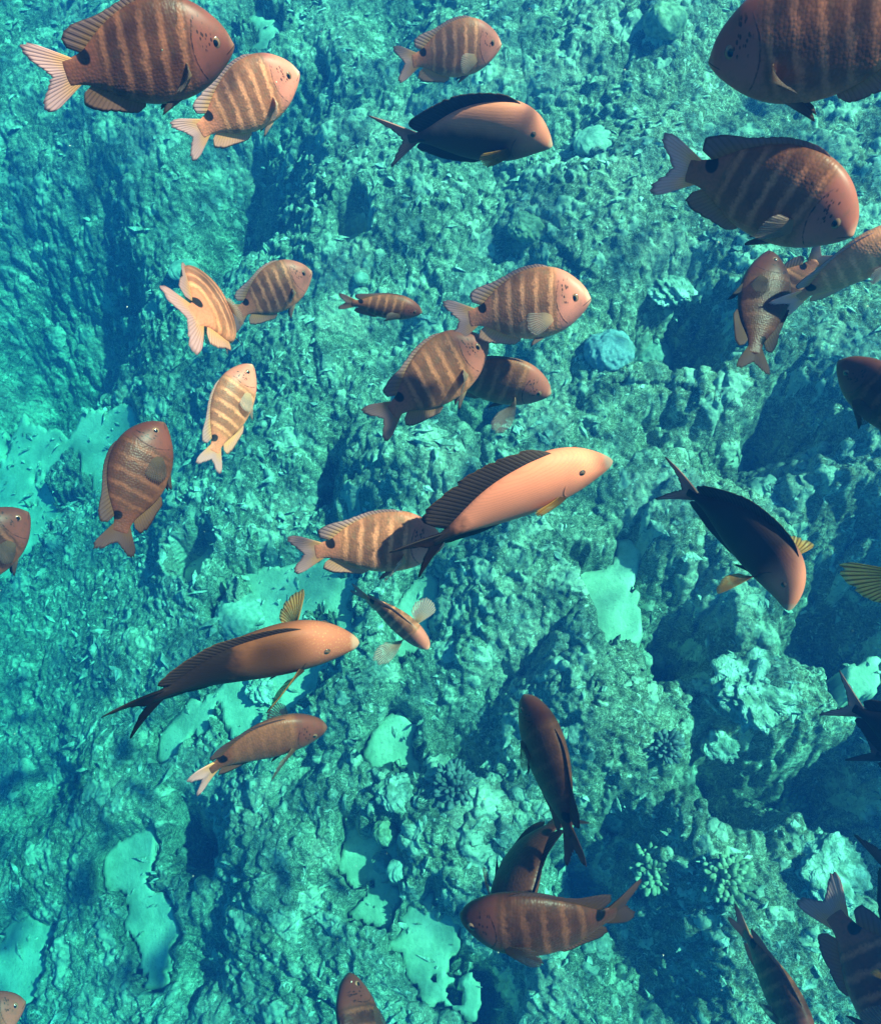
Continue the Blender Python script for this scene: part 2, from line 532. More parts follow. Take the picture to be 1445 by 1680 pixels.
def sergeant_body_mat():
    m, nt, b = new_mat("banded_fish_skin")
    k = NT(nt)
    rest, x, y, z = rest_xyz(k)
    orc = k.n('ShaderNodeObjectInfo').outputs['Random']
    off = k.n('ShaderNodeCombineXYZ')
    for i in range(3):
        k.link(k.m('MULTIPLY', orc, 37.0), off.inputs[i])
    rp = k.vadd(rest, off.outputs[0])
    wob = k.m('SUBTRACT', k.noise(rp, 16, 3, .6).outputs['Fac'], .5)
    wob2 = k.m('SUBTRACT', k.noise(rp, 60, 3, .6).outputs['Fac'], .5)
    # bars lean with height
    xs = k.m('ADD', x, k.m('ADD', k.m('MULTIPLY', z, .16), k.m('ADD', k.m('MULTIPLY', wob, .05), k.m('MULTIPLY', wob2, .02))))
    tri = k.m('PINGPONG', k.m('SUBTRACT', xs, .155), .048)           # 0..0.048..0, pale line in the middle of each gap
    gap = k.m('MULTIPLY', k.sm(k.m('ADD', tri, k.m('MULTIPLY', wob2, .024)), .026, .003), k.mr(k.noise(rp, 11, 2, .5).outputs['Fac'], .3, .65, .5, 1.0))
    gap = k.m('MULTIPLY', gap, k.sm(z, .23, .12))
    body = k.mix(k.sm(z, -.14, .06), (.60, .175, .095, 1), (.38, .105, .058, 1))
    bar = k.mix(k.sm(z, -.16, .0), (.20, .062, .028, 1), (.10, .032, .018, 1))
    inb = k.m('MULTIPLY', k.sm(xs, .19, .24), k.sm(xs, .70, .64))
    barmask = k.m('MULTIPLY', inb, k.m('SUBTRACT', 1.0, gap))
    barmask = k.m('MULTIPLY', barmask, k.mr(wob, -.25, .2, .75, 1.0))
    barmask = k.m('MULTIPLY', barmask, k.sm(z, -.175, -.10))
    pale = k.mix(k.sm(x, .55, .75), (.70, .225, .115, 1), (.68, .21, .085, 1))
    c = k.mix(inb, body, pale)
    amt = k.attr("banding", 'OBJECT').outputs['Fac']
    c = k.mix(k.m('MULTIPLY', barmask, amt), c, bar)
    # head
    head = k.mix(k.sm(z, -.08, .12), (.60, .165, .115, 1), (.36, .10, .07, 1))
    c = k.mix(k.sm(k.m('ADD', x, k.m('MULTIPLY', z, .1)), .225, .185), c, head)
    c = k.mix(k.sm(x, .03, .0), c, (.60, .25, .17, 1))
    # scale edges
    sc = scales(k, x, z, 62)
    c = k.mix(k.m('MULTIPLY', k.sm(sc, .45, .75), k.m('MULTIPLY', k.sm(x, .17, .23), .26)), c, (.09, .055, .03, 1))
    c = k.mix(k.m('MULTIPLY', k.sm(k.noise(rp, 22, 6, .75).outputs['Fac'], .46, .70), .42), c, (.16, .10, .06, 1))
    # flecks behind the eye
    fm = k.vor(k.vscale(rp, (70, 0, 42)), 1.0, 'F1', 1.0).outputs['Distance']
    fleck = k.m('MULTIPLY', k.sm(fm, .42, .26), k.m('MULTIPLY', k.sm(k.m('ADD', x, k.m('MULTIPLY', z, -.25)), .075, .095), k.sm(k.m('ADD', x, k.m('MULTIPLY', z, -.25)), .165, .145)))
    fleck = k.m('MULTIPLY', fleck, k.m('MULTIPLY', k.sm(z, .0, .02), k.sm(z, .15, .12)))
    c = k.mix(k.m('MULTIPLY', fleck, .9), c, (.03, .017, .012, 1))
    # gill cover edge
    gx = k.m('SUBTRACT', .205, k.m('MULTIPLY', k.m('MULTIPLY', k.m('ADD', z, -.02), k.m('ADD', z, -.02)), 2.6))
    gd = k.m('ABSOLUTE', k.m('SUBTRACT', x, k.m('ADD', gx, k.m('MULTIPLY', wob2, .008))))
    gl = k.m('MULTIPLY', k.sm(gd, .0060, .0015), k.m('MULTIPLY', k.sm(z, -.115, -.095), k.m('MULTIPLY', k.sm(z, .15, .10), k.mr(k.noise(rp, 45, 2, .6).outputs['Fac'], .35, .6, .15, 1.0))))
    c = k.mix(k.m('MULTIPLY', gl, .9), c, (.025, .014, .01, 1))
    # mouth
    md = k.m('ABSOLUTE', k.m('ADD', z, k.m('ADD', .004, k.m('MULTIPLY', x, .45))))
    ml = k.m('MULTIPLY', k.sm(md, .004, .001), k.sm(x, .05, .038))
    c = k.mix(k.m('MULTIPLY', ml, .85), c, (.04, .02, .015, 1))
    # saddle spot on the tail stalk
    sp = k.m('ADD', k.m('POWER', k.m('SUBTRACT', x, .728), 2.0), k.m('POWER', k.m('SUBTRACT', z, .052), 2.0))
    spm = k.sm(k.m('SQRT', sp), .036, .027)
    c = k.mix(spm, c, (.010, .008, .008, 1))
    c = tone_mul(k, c)
    k.link(c, b.inputs['Base Color'])
    hb = k.m('ADD', k.m('MULTIPLY', sc, k.sm(x, .16, .24)), k.m('MULTIPLY', gl, -1.2))
    hb = k.m('ADD', hb, k.m('MULTIPLY', ml, -.8))
    k.link(k.bump(hb, .20, .002), b.inputs['Normal'])
    sset(b, Roughness=.44)
    b.inputs['Specular IOR Level'].default_value = .18
    return m


def surgeon_body_mat():
    m, nt, b = new_mat("brown_fish_skin")
    k = NT(nt)
    rest, x, y, z = rest_xyz(k)
    wob = k.m('SUBTRACT', k.noise(rest, 9, 3, .6).outputs['Fac'], .5)
    lines = k.m('SINE', k.m('MULTIPLY', k.m('ADD', z, k.m('MULTIPLY', wob, .012)), 520.0))
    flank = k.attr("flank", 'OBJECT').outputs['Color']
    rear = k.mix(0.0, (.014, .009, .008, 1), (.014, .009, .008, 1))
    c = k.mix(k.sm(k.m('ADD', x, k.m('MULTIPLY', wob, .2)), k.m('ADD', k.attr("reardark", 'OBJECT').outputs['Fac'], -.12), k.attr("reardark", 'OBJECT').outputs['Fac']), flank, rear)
    c = k.mix(k.m('MULTIPLY', k.sm(k.m('ADD', z, k.m('MULTIPLY', wob, .06)), .11, .02), k.attr('darkbelly', 'OBJECT').outputs['Fac']), c, (.035, .018, .014, 1))  # shade of the lower flank painted in as near black
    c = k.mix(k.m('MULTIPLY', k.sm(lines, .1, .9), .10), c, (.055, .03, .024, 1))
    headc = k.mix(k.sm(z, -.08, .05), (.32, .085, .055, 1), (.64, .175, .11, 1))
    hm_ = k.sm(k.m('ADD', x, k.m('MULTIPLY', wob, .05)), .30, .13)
    c = k.mix(k.m('MULTIPLY', hm_, k.attr("headglow", 'OBJECT').outputs['Fac']), c, headc)  # rusty head colour, raised to paint sunlight onto the face
    dots = k.vor(rest, 85, 'F1', .7).outputs['Distance']
    dm = k.m('MULTIPLY', k.sm(dots, .34, .18), k.sm(x, .22, .14))
    c = k.mix(k.m('MULTIPLY', dm, .55), c, (.50, .22, .09, 1))
    c = k.mix(k.sm(x, .035, .015), c, (.42, .22, .15, 1))
    md = k.m('ABSOLUTE', k.m('ADD', z, .036))
    c = k.mix(k.m('MULTIPLY', k.m('MULTIPLY', k.sm(md, .004, .001), k.sm(x, .03, .018)), .8), c, (.03, .02, .015, 1))
    gd = k.m('ABSOLUTE', k.m('SUBTRACT', x, k.m('SUBTRACT', .235, k.m('MULTIPLY', k.m('POWER', k.m('ADD', z, .03), 2.0), 4.0))))
    gl = k.m('MULTIPLY', k.sm(gd, .006, .001), k.m('MULTIPLY', k.sm(z, -.12, -.1), k.sm(z, .06, .03)))
    c = k.mix(k.m('MULTIPLY', gl, .6), c, (.02, .012, .01, 1))
    sp = k.m('ADD', k.m('POWER', k.m('MULTIPLY', k.m('SUBTRACT', x, .755), .35), 2.0), k.m('POWER', z, 2.0))
    c = k.mix(k.sm(k.m('SQRT', sp), .010, .006), c, (.012, .008, .008, 1))      # the scalpel slot
    c = tone_mul(k, c)
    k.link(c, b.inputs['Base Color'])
    hb = k.m('ADD', k.m('MULTIPLY', lines, .07), k.m('MULTIPLY', k.noise(rest, 240, 2, .6).outputs['Fac'], 1.0))
    hb = k.m('ADD', hb, k.m('MULTIPLY', gl, -2.0))
    k.link(k.bump(hb, .25, .0018), b.inputs['Normal'])
    sset(b, Roughness=.5)
    b.inputs['Specular IOR Level'].default_value = .09
    return m


def fin_mat(name, root, tip, edge, nrays, trans=0.0, transl=.35, raydark=.45, edge_at=.86):
    m, nt, b = new_mat(name)
    k = NT(nt)
    uv = k.n('ShaderNodeUVMap', uv_map='fin').outputs[0]
    s = k.n('ShaderNodeSeparateXYZ'); k.link(uv, s.inputs[0])
    u, v = s.outputs[0], s.outputs[1]
    ph = k.m('FRACT', k.m('MULTIPLY', u, float(nrays)))
    rr = k.m('ABSOLUTE', k.m('SUBTRACT', ph, .5))
    raym = k.sm(rr, .30, .10)
    nz = k.noise(uv, 9, 3, .6).outputs['Fac']
    c = k.mix(k.sm(k.m('ADD', v, k.m('MULTIPLY', k.m('SUBTRACT', nz, .5), .3)), .05, .75), (*root, 1), (*tip, 1))
    c = k.mix(k.sm(v, edge_at, 1.0), c, (*edge, 1))
    rc = k.mix(0.0, (root[0] * .35, root[1] * .32, root[2] * .3, 1), (0, 0, 0, 1))
    c = k.mix(k.m('MULTIPLY', raym, raydark), c, rc)
    c = tone_mul(k, c)
    k.link(c, b.inputs['Base Color'])
    sset(b, Roughness=.55)
    b.inputs['Specular IOR Level'].default_value = .15
    k.link(k.bump(raym, .4, .0015), b.inputs['Normal'])
    tl = k.n('ShaderNodeBsdfTranslucent'); k.link(c, tl.inputs[0])
    mx = k.n('ShaderNodeMixShader'); mx.inputs[0].default_value = transl
    nt.links.new(b.outputs[0], mx.inputs[1]); nt.links.new(tl.outputs[0], mx.inputs[2])
    out = nt.nodes['Material Output']
    if trans > 0:
        tp = k.n('ShaderNodeBsdfTransparent')
        mx2 = k.n('ShaderNodeMixShader')
        f = k.m('MULTIPLY', k.m('MULTIPLY', k.m('SUBTRACT', 1.0, k.m('MULTIPLY', raym, .75)), k.sm(v, .05, .6)), trans)
        k.link(f, mx2.inputs[0])
        nt.links.new(mx.outputs[0], mx2.inputs[1]); nt.links.new(tp.outputs[0], mx2.inputs[2])
        nt.links.new(mx2.outputs[0], out.inputs[0])
    else:
        nt.links.new(mx.outputs[0], out.inputs[0])
    return m


def eye_mat(name, iris, ring):
    m, nt, b = new_mat(name)
    k = NT(nt)
    uv = k.n('ShaderNodeUVMap', uv_map='fin').outputs[0]
    s = k.n('ShaderNodeSeparateXYZ'); k.link(uv, s.inputs[0])
    r = s.outputs[1]
    c = k.mix(k.sm(r, .46, .52), (.004, .004, .005, 1), (*iris, 1))
    c = k.mix(k.sm(r, .52, .60), c, (*ring, 1))
    c = k.mix(k.sm(r, .86, .95), c, (.05, .03, .02, 1))
    k.link(c, b.inputs['Base Color'])
    sset(b, Roughness=.12)
    return m


MS = dict(body=sergeant_body_mat(),
          tail=fin_mat("dusky_tail_membrane", (.56, .25, .10), (.46, .24, .24), (.22, .12, .14), 18, .10, .4, .25),
          dorsal=fin_mat("dusky_back_fin_membrane", (.46, .21, .09), (.36, .19, .19), (.15, .09, .10), 22, .05, .35, .25),
          anal=fin_mat("dusky_belly_fin_membrane", (.60, .27, .11), (.52, .24, .17), (.18, .09, .09), 16, .05, .35, .2),
          pectoral=fin_mat("clear_side_fin_membrane", (.55, .32, .19), (.56, .40, .34), (.5, .36, .32), 15, .80, .5, .30),
          pelvic=fin_mat("dark_tipped_fin_membrane", (.42, .26, .15), (.14, .085, .08), (.05, .03, .03), 8, .0, .3, .3),
          eye=eye_mat("brown_fish_eye", (.12, .06, .035), (.22, .11, .06)))
MG = dict(body=surgeon_body_mat(),
          tail=fin_mat("brown_tail_membrane", (.11, .05, .04), (.22, .09, .075), (.05, .025, .022), 20, .0, .3, .4),
          dorsal=fin_mat("black_back_fin_membrane", (.022, .014, .012), (.035, .02, .016), (.09, .035, .01), 30, .0, .2, .15, .93),
          anal=fin_mat("black_belly_fin_membrane", (.022, .014, .012), (.03, .018, .016), (.01, .008, .008), 30, .0, .2, .4),
          pectoral=fin_mat("yellow_side_fin_membrane", (.14, .06, .02), (.70, .31, .05), (.55, .33, .10), 14, .50, .5, .75),
          pelvic=fin_mat("black_pelvic_membrane", (.06, .03, .025), (.03, .018, .016), (.01, .01, .01), 8, .0, .2, .4),
          eye=eye_mat("dark_fish_eye", (.06, .03, .02), (.12, .06, .035)))
wrb, wnt, wb = new_mat("green_wrasse_skin")
_k = NT(wnt)
_r, _x, _y, _z = rest_xyz(_k)
_k.link(tone_mul(_k, _k.mix(_k.sm(_k.m('ABSOLUTE', _k.m('SUBTRACT', _z, .01)), .022, .012), (.25, .42, .22, 1), (.06, .10, .08, 1))), wb.inputs['Base Color'])
sset(wb, Roughness=.4)
MW = dict(body=wrb, tail=MS['tail'], dorsal=MS['dorsal'], anal=MS['anal'], pectoral=MS['pectoral'], pelvic=MS['pelvic'], eye=MS['eye'])

# ------------------------------------------------------------------ fish shapes (unit = total length, s runs nose 0 -> tail tip 1)
SHAPES = {
    'S': dict(
        s=[0, .015, .04, .08, .13, .18, .25, .33, .42, .52, .60, .67, .73, .78, .83],
        top=[.010, .046, .084, .124, .162, .188, .209, .216, .207, .178, .143, .103, .068, .054, .052],
        bot=[-.016, -.034, -.058, -.088, -.120, -.144, -.166, -.178, -.178, -.160, -.130, -.093, -.064, -.052, -.052],
        wid=[.014, .034, .052, .068, .083, .092, .097, .097, .090, .075, .060, .043, .028, .017, .008],
        dors=dict(s0=.24, s1=.725, h=[(0, .006), (.08, .020), (.3, .024), (.55, .026), (.68, .045), (.82, .098), (.92, .112), (1, .06)], a0=50, a1=22),
        anal=dict(s0=.50, s1=.725, h=[(0, .012), (.12, .045), (.45, .066), (.72, .108), (.88, .108), (1, .05)], a0=60, a1=24),
        tail=dict(s=.79, hb=.052, spread=27, len=[(0, .125), (.3, .155), (.62, .215), (.82, .225), (.94, .195), (1, .15)]),
        pect=dict(s=.245, z=-.045, base=.052, len=.165, fan=62, shape=[(0, .45), (.15, .80), (.4, 1.0), (.65, .96), (.88, .78), (1, .5)]),
        pelv=dict(s=.29, len=.165, fan=22, shape=[(0, 1.0), (.25, .85), (.6, .6), (1, .35)]),
        eye=(.088, .030, .0265)),
    'G': dict(
        s=[0, .012, .03, .06, .10, .15, .21, .29, .38, .47, .56, .64, .70, .75, .79, .83],
        top=[-.022, -.004, .022, .062, .108, .148, .176, .188, .184, .168, .136, .094, .060, .036, .029, .031],
        bot=[-.036, -.050, -.062, -.080, -.104, -.130, -.152, -.166, -.168, -.156, -.128, -.090, -.058, -.036, -.029, -.031],
        wid=[.014, .026, .037, .052, .066, .078, .086, .088, .082, .071, .057, .043, .033, .024, .016, .008],
        dors=dict(s0=.20, s1=.745, h=[(0, .012), (.07, .042), (.3, .056), (.6, .068), (.88, .088), (.96, .075), (1, .03)], a0=48, a1=20),
        anal=dict(s0=.40, s1=.745, h=[(0, .012), (.10, .044), (.4, .056), (.85, .082), (.95, .07), (1, .03)], a0=52, a1=20),
        tail=dict(s=.79, hb=.031, spread=34, len=[(0, .085), (.35, .105), (.65, .150), (.86, .215), (.97, .265), (1, .255)]),
        pect=dict(s=.235, z=-.045, base=.050, len=.19, fan=50, shape=[(0, .35), (.12, .62), (.45, .80), (.75, .95), (.92, 1.0), (1, .85)]),
        pelv=dict(s=.27, len=.13, fan=18, shape=[(0, 1.0), (.3, .85), (.6, .6), (1, .35)]),
        eye=(.130, .062, .020)),
    'W': dict(
        s=[0, .03, .08, .16, .28, .42, .56, .68, .77, .83],
        top=[.006, .026, .048, .074, .092, .092, .078, .056, .044, .044],
        bot=[-.006, -.024, -.044, -.070, -.090, -.090, -.076, -.054, -.044, -.044],
        wid=[.008, .020, .034, .046, .052, .050, .040, .027, .015, .006],
        dors=dict(s0=.24, s1=.74, h=[(0, .012), (.2, .035), (.8, .045), (1, .02)], a0=50, a1=30),
        anal=dict(s0=.48, s1=.74, h=[(0, .012), (.2, .035), (.8, .045), (1, .02)], a0=50, a1=30),
        tail=dict(s=.79, hb=.044, spread=14, len=[(0, .19), (.6, .195), (1, .17)]),
        pect=dict(s=.245, z=-.02, base=.04, len=.12, fan=50, shape=[(0, .5), (.4, 1.0), (1, .5)]),
        pelv=dict(s=.29, len=.08, fan=18, shape=[(0, 1.0), (1, .35)]),
        eye=(.09, .022, .014)),
}


def crom(xs, ys, q):
    """smooth interpolation through points"""
    xs = np.asarray(xs, float); ys = np.asarray(ys, float); q = np.asarray(q, float)
    d = np.gradient(ys, xs)
    i = np.clip(np.searchsorted(xs, q) - 1, 0, len(xs) - 2)
    h_ = xs[i + 1] - xs[i]; t = np.clip((q - xs[i]) / h_, 0, 1)
    return ((2 * t ** 3 - 3 * t ** 2 + 1) * ys[i] + (t ** 3 - 2 * t ** 2 + t) * h_ * d[i]
            + (-2 * t ** 3 + 3 * t ** 2) * ys[i + 1] + (t ** 3 - t ** 2) * h_ * d[i + 1])


def lin(pts, q):
    return np.interp(q, [p[0] for p in pts], [p[1] for p in pts])


class Bend:
    """bends rest points (s, y, z) along a curved backbone; yields x forward, y left, z up with the chord on x"""

    def __init__(s, bn, bt, vn, vt):
        S = np.linspace(-.1, 1.1, 241)
        mid = .42

        def ang(n, t):
            f = np.clip((mid - S) / mid, 0, 1.2); r = np.clip((S - mid) / (1 - mid), 0, 1.2)
            return R(n) * f ** 1.5 + R(t) * r ** 1.4
        a = ang(bn, bt); v = ang(vn, vt)
        T = np.stack([np.cos(a) * np.cos(v), np.sin(a) * np.cos(v), np.sin(v)], -1)      # forward tangent
        ds = S[1] - S[0]
        P = np.cumsum(-(T) * ds, axis=0)
        i0 = np.argmin(abs(S)); i1 = np.argmin(abs(S - .94))
        P = P - P[i0]
        ch = P[i0] - P[i1]; s.chord = np.linalg.norm(ch)
        e = ch / s.chord
        up = np.array([0, 0, 1.0]); lf = np.cross(up, e); lf /= np.linalg.norm(lf); up2 = np.cross(e, lf)
        M = np.stack([e, lf, up2])
        s.S = S; s.P = P @ M.T; s.T = T @ M.T
        upv = np.stack([-np.cos(a) * np.sin(v), -np.sin(a) * np.sin(v), np.cos(v)], -1) @ M.T
        s.U = upv; s.L = np.cross(s.U, s.T)

    def __call__(s, p):
        p = np.asarray(p, float)
        f = lambda A: np.stack([np.interp(p[:, 0], s.S, A[:, i]) for i in range(3)], -1)
        return f(s.P) + f(s.L) * p[:, 1:2] + f(s.U) * p[:, 2:3]


def mesh_obj(name, verts, faces, mat, parent, rest=None, fuv=None):
    me = bpy.data.meshes.new(name)
    me.from_pydata([tuple(v) for v in verts], [], faces)
    me.materials.append(mat)
    me.polygons.foreach_set("use_smooth", [True] * len(me.polygons))
    if rest is not None:
        a = me.attributes.new("rest", 'FLOAT_VECTOR', 'POINT')
        a.data.foreach_set("vector", np.asarray(rest, np.float32).ravel())
    if fuv is not None:
        uvl = me.uv_layers.new(name='fin')
        li = np.empty(len(me.loops), np.int32); me.loops.foreach_get("vertex_index", li)
        uvl.data.foreach_set("uv", np.asarray(fuv, np.float32)[li].ravel())
    o = bpy.data.objects.new(name, me)
    col.objects.link(o)
    o.parent = parent
    return o


def fin_surface(base, tip, nv=9, th=.0032, curl=None, wave=0.0):
    """base, tip: (n,3) rest points. A tapering membrane with two faces and a closed rim."""
    n = len(base)
    t = np.linspace(0, 1, nv)
    jit = np.array([random.uniform(-1, 1) for _ in range(n)])
    jit = .055 * jit * (np.array([random.random() for _ in range(n)]) ** 2)
    jit[np.array([random.random() for _ in range(n)]) > .95] -= .07
    tip = base + (tip - base) * (1 + jit)[:, None]
    G = base[:, None, :] * (1 - t)[None, :, None] + tip[:, None, :] * t[None, :, None]
    du = np.gradient(G, axis=0); dv = np.gradient(G, axis=1)
    N = np.cross(du, dv); N /= (np.linalg.norm(N, axis=-1, keepdims=True) + 1e-12)
    if curl is not None:
        G = G + curl * (t ** 2)[None, :, None]
    if wave:
        uu = np.linspace(0, 1, n)
        w = np.sin(uu * 9.0)[:, None] * (t ** 1.3)[None, :] * wave
        G = G + N * w[..., None]
    half = th * (1 - .86 * t)[None, :, None]
    A = G + N * half; B = G - N * half
    V = np.concatenate([A.reshape(-1, 3), B.reshape(-1, 3)])
    uv = np.stack(np.meshgrid(np.linspace(0, 1, n), t, indexing='ij'), -1).reshape(-1, 2)
    uv = np.concatenate([uv, uv])
    F = []
    o = n * nv
    for i in range(n - 1):
        for j in range(nv - 1):
            a, b_, c, d = i * nv + j, (i + 1) * nv + j, (i + 1) * nv + j + 1, i * nv + j + 1
            F.append((a, b_, c, d)); F.append((o + d, o + c, o + b_, o + a))
    rim = [(i * nv + nv - 1) for i in range(n)]
    for p, q in zip(rim[:-1], rim[1:]):
        F.append((p, q, o + q, o + p))
    for i in (0, n - 1):
        for j in range(nv - 1):
            a, b_ = i * nv + j, i * nv + j + 1
            F.append((a, b_, o + b_, o + a) if i == 0 else (b_, a, o + a, o + b_))
    return V, F, uv


def make_fish(kind, name, label, cat, group, nose, tail, L, phi=0, psi=10, bend=(0, 0), vbend=(0, 0),
              pect=(25, 25), tone=1.0, banding=1.0, flank=(.22, .075, .045), reardark=.62, headglow=.6,
              dors=1.0, pelv=1.0, twist=0.0, deep=None, tailspread=1.0, pz=0.0, plen=1.0, lean=0.0, tailtone=None, darkbelly=.0):
    sh = SHAPES[kind]
    MM = {'S': MS, 'G': MG, 'W': MW}[kind]
    deep = deep or {'S': 1.2, 'G': 1.06, 'W': 1.0}[kind]
    bd = Bend(bend[0], bend[1], vbend[0], vbend[1])
    # --- place nose and tail on their sight lines
    r1, r2 = ray(*nose), ray(*tail)
    C = bd.chord * L
    dl = C * math.sin(R(phi))
    # |d r1 - (d+dl) r2| = C
    w = r1 - r2
    a = w.length_squared; b = -2 * dl * (w.dot(r2)); c = dl * dl - C * C
    d = (-b + math.sqrt(max(b * b - 4 * a * c, 0))) / (2 * a)
    pn = r1 * d; pt = r2 * (d + dl)
    f = (pn - pt).normalized()
    T = -((pn + pt) / 2).normalized()
    t0 = (T - f * T.dot(f)).normalized()
    s0 = t0.cross(f)
    u = (s0 * math.cos(R(psi)) + t0 * math.sin(R(psi))).normalized()
    l = u.cross(f)
    # thing origin: middle of the body
    mid = bd(np.array([[.42, 0, 0]]))[0]
    M = Matrix((f, l, u)).transposed()
    org = pn + M @ (Vector(mid) * L)
    root = bpy.data.objects.new(name, None)
    col.objects.link(root)
    root.empty_display_size = .03
    root.location = org
    root.rotation_euler = M.to_euler()
    root['label'] = label; root['category'] = cat
    if group:
        root['group'] = group

    def X_(p):
        p = np.asarray(p, float)
        q = p.copy()
        q[:, 2] *= deep
        return (bd(q) - mid) * L

    objs = []
    # --- body
    ns, nr = 72, 40
    tt = np.linspace(0, 1, ns); s_ = .83 * (tt ** 1.25)
    top = crom(sh['s'], sh['top'], s_); bot = crom(sh['s'], sh['bot'], s_); wid = np.maximum(crom(sh['s'], sh['wid'], s_), .004)
    rings = []
    for i in range(ns):
        zc = (top[i] + bot[i]) / 2 + .12 * (top[i] - bot[i]) * .3
        an = np.arange(nr) / nr * 2 * math.pi
        ca, sa = np.cos(an), np.sin(an)
        zz = np.where(ca > 0, zc + (top[i] - zc) * ca, zc + (zc - bot[i]) * ca)
        yy = wid[i] * np.sign(sa) * np.abs(sa) ** .92 * (1 - .16 * np.clip(ca, 0, 1) ** 2)
        rings.append(np.stack([np.full(nr, s_[i]), yy, zz], -1))
    V = np.concatenate(rings)
    nosep = np.array([[-.006, 0, (top[0] + bot[0]) / 2]]); endp = np.array([[.845, 0, 0]])
    rest = np.concatenate([V, nosep, endp])
    F = []
    for i in range(ns - 1):
        for j in range(nr):
            j2 = (j + 1) % nr
            F.append((i * nr + j, i * nr + j2, (i + 1) * nr + j2, (i + 1) * nr + j))
    nn = ns * nr
    for j in range(nr):
        F.append((nn, (j + 1) % nr, j)); F.append((nn + 1, (ns - 1) * nr + j, (ns - 1) * nr + (j + 1) % nr))
    F = [tuple(reversed(q)) for q in F]
    body = mesh_obj("body", X_(rest), F, MM['body'], root, rest=rest)
    objs.append(body)
    topf = lambda q: crom(sh['s'], sh['top'], q); botf = lambda q: crom(sh['s'], sh['bot'], q); widf = lambda q: crom(sh['s'], sh['wid'], q)
    # --- eyes (sub-parts of the body)
    es, ez, er = sh['eye']
    for sd_ in (1, -1):
        ey = float(widf(es))
        zc = float(topf(es) + botf(es)) / 2
        hh = float(topf(es) - zc)
        ey = ey * math.sqrt(max(0, 1 - ((ez - zc) / hh) ** 2)) * .93
        n1, n2 = 14, 20
        vs, uv, fs = [], [], []
        for i in range(n1 + 1):
            th = i / n1 * math.pi / 2 * 1.15
            for j in range(n2):
                p_ = j / n2 * 2 * math.pi
                vs.append((es + er * math.sin(th) * math.cos(p_), sd_ * (ey - er * .25 + er * .62 * math.cos(th)), ez + er * math.sin(th) * math.sin(p_)))
                uv.append((j / n2, math.sin(min(th, math.pi / 2))))
        for i in range(n1):
            for j in range(n2):
                q = (i * n2 + j, i * n2 + (j + 1) % n2, (i + 1) * n2 + (j + 1) % n2, (i + 1) * n2 + j)
                fs.append(q if sd_ < 0 else q[::-1])
        objs.append(mesh_obj("eye", X_(np.array(vs)), fs, MM['eye'], body, fuv=np.array(uv)))
    # --- back and belly fins
    for nm, key, sign, prof in (("dorsal_fin", 'dors', 1, topf), ("anal_fin", 'anal', -1, botf)):
        D = sh[key]
        q = np.linspace(0, 1, 34)
        s2 = D['s0'] + (D['s1'] - D['s0']) * q
        bz = prof(s2) - sign * .012
        base = np.stack([s2, np.zeros_like(s2), bz], -1)
        hh = (lin(D['h'], q) + .0) * (dors if key == 'dors' else 1.0) + .012
        # spiny edge in the front part
        if key == 'dors':
            hh = hh * (1 + .10 * np.abs(np.sin(q * 13 * math.pi)) * (q < .6))
        aa = np.radians(D['a0'] + (D['a1'] - D['a0']) * q)
        tip = base + np.stack([np.cos(aa) * hh, (hh * lean * .8 if key == 'dors' else 0 * hh), sign * np.sin(aa) * hh * (1 - .35 * abs(lean) * (key == 'dors')) + sign * .004], -1)
        Vf, Ff, uv = fin_surface(base, tip, 7, .0045, wave=.004)
        objs.append(mesh_obj(nm, X_(Vf), Ff, MM[key if key == 'anal' else 'dorsal'], root, fuv=uv))
    # --- tail fin
    D = sh['tail']
    q = np.linspace(-1, 1, 41)
    base = np.stack([np.full_like(q, D['s'] - .01), np.zeros_like(q), q * D['hb'] * .95], -1)
    ln = lin(D['len'], np.abs(q)) * (1 + .02 * np.sin(q * 40))
    aa = np.radians(D['spread'] * tailspread) * q
    tip = base + np.stack([np.cos(aa) * ln, np.zeros_like(q), np.sin(aa) * ln], -1)
    Vf, Ff, uv = fin_surface(base, tip, 12, .006, wave=.006)
    objs.append(mesh_obj("tail_fin", X_(Vf), Ff, MM['tail'], root, fuv=uv))
    # --- side fins
    D = sh['pect']
    for sd_, op in ((1, pect[0]), (-1, pect[1])):
        q = np.linspace(0, 1, 22)
        op_ = R(op)
        main = np.array([math.cos(op_), sd_ * math.sin(op_), -.25 + pz])
        main /= np.linalg.norm(main)
        wf = min(max((op - 15) / 50, 0), 1) * .88
        up = np.array([.25, 0, 1.0]) * (1 - wf) + np.array([-math.sin(op_), sd_ * math.cos(op_), .12]) * wf
        up -= main * up.dot(main); up /= np.linalg.norm(up)
        s2 = D['s'] + .012 * q
        zb = D['z'] + D['base'] * (q - .5)
        yb = np.array([float(widf(s2[i])) * .90 for i in range(len(q))])
        base = np.stack([s2, sd_ * yb, zb], -1)
        fa = np.radians(D['fan']) * (q - .5)
        dirs = np.cos(fa)[:, None] * main + np.sin(fa)[:, None] * up
        tip = base + dirs * (plen * D['len'] * lin(D['shape'], q))[:, None]
        curl = np.array([.02, -sd_ * .018, 0])
        Vf, Ff, uv = fin_surface(base, tip, 10, .0032, curl=curl[None, None, :], wave=.003)
        objs.append(mesh_obj("pectoral_fin", X_(Vf), Ff, MM['pectoral'], root, fuv=uv))
    D = sh['pelv']
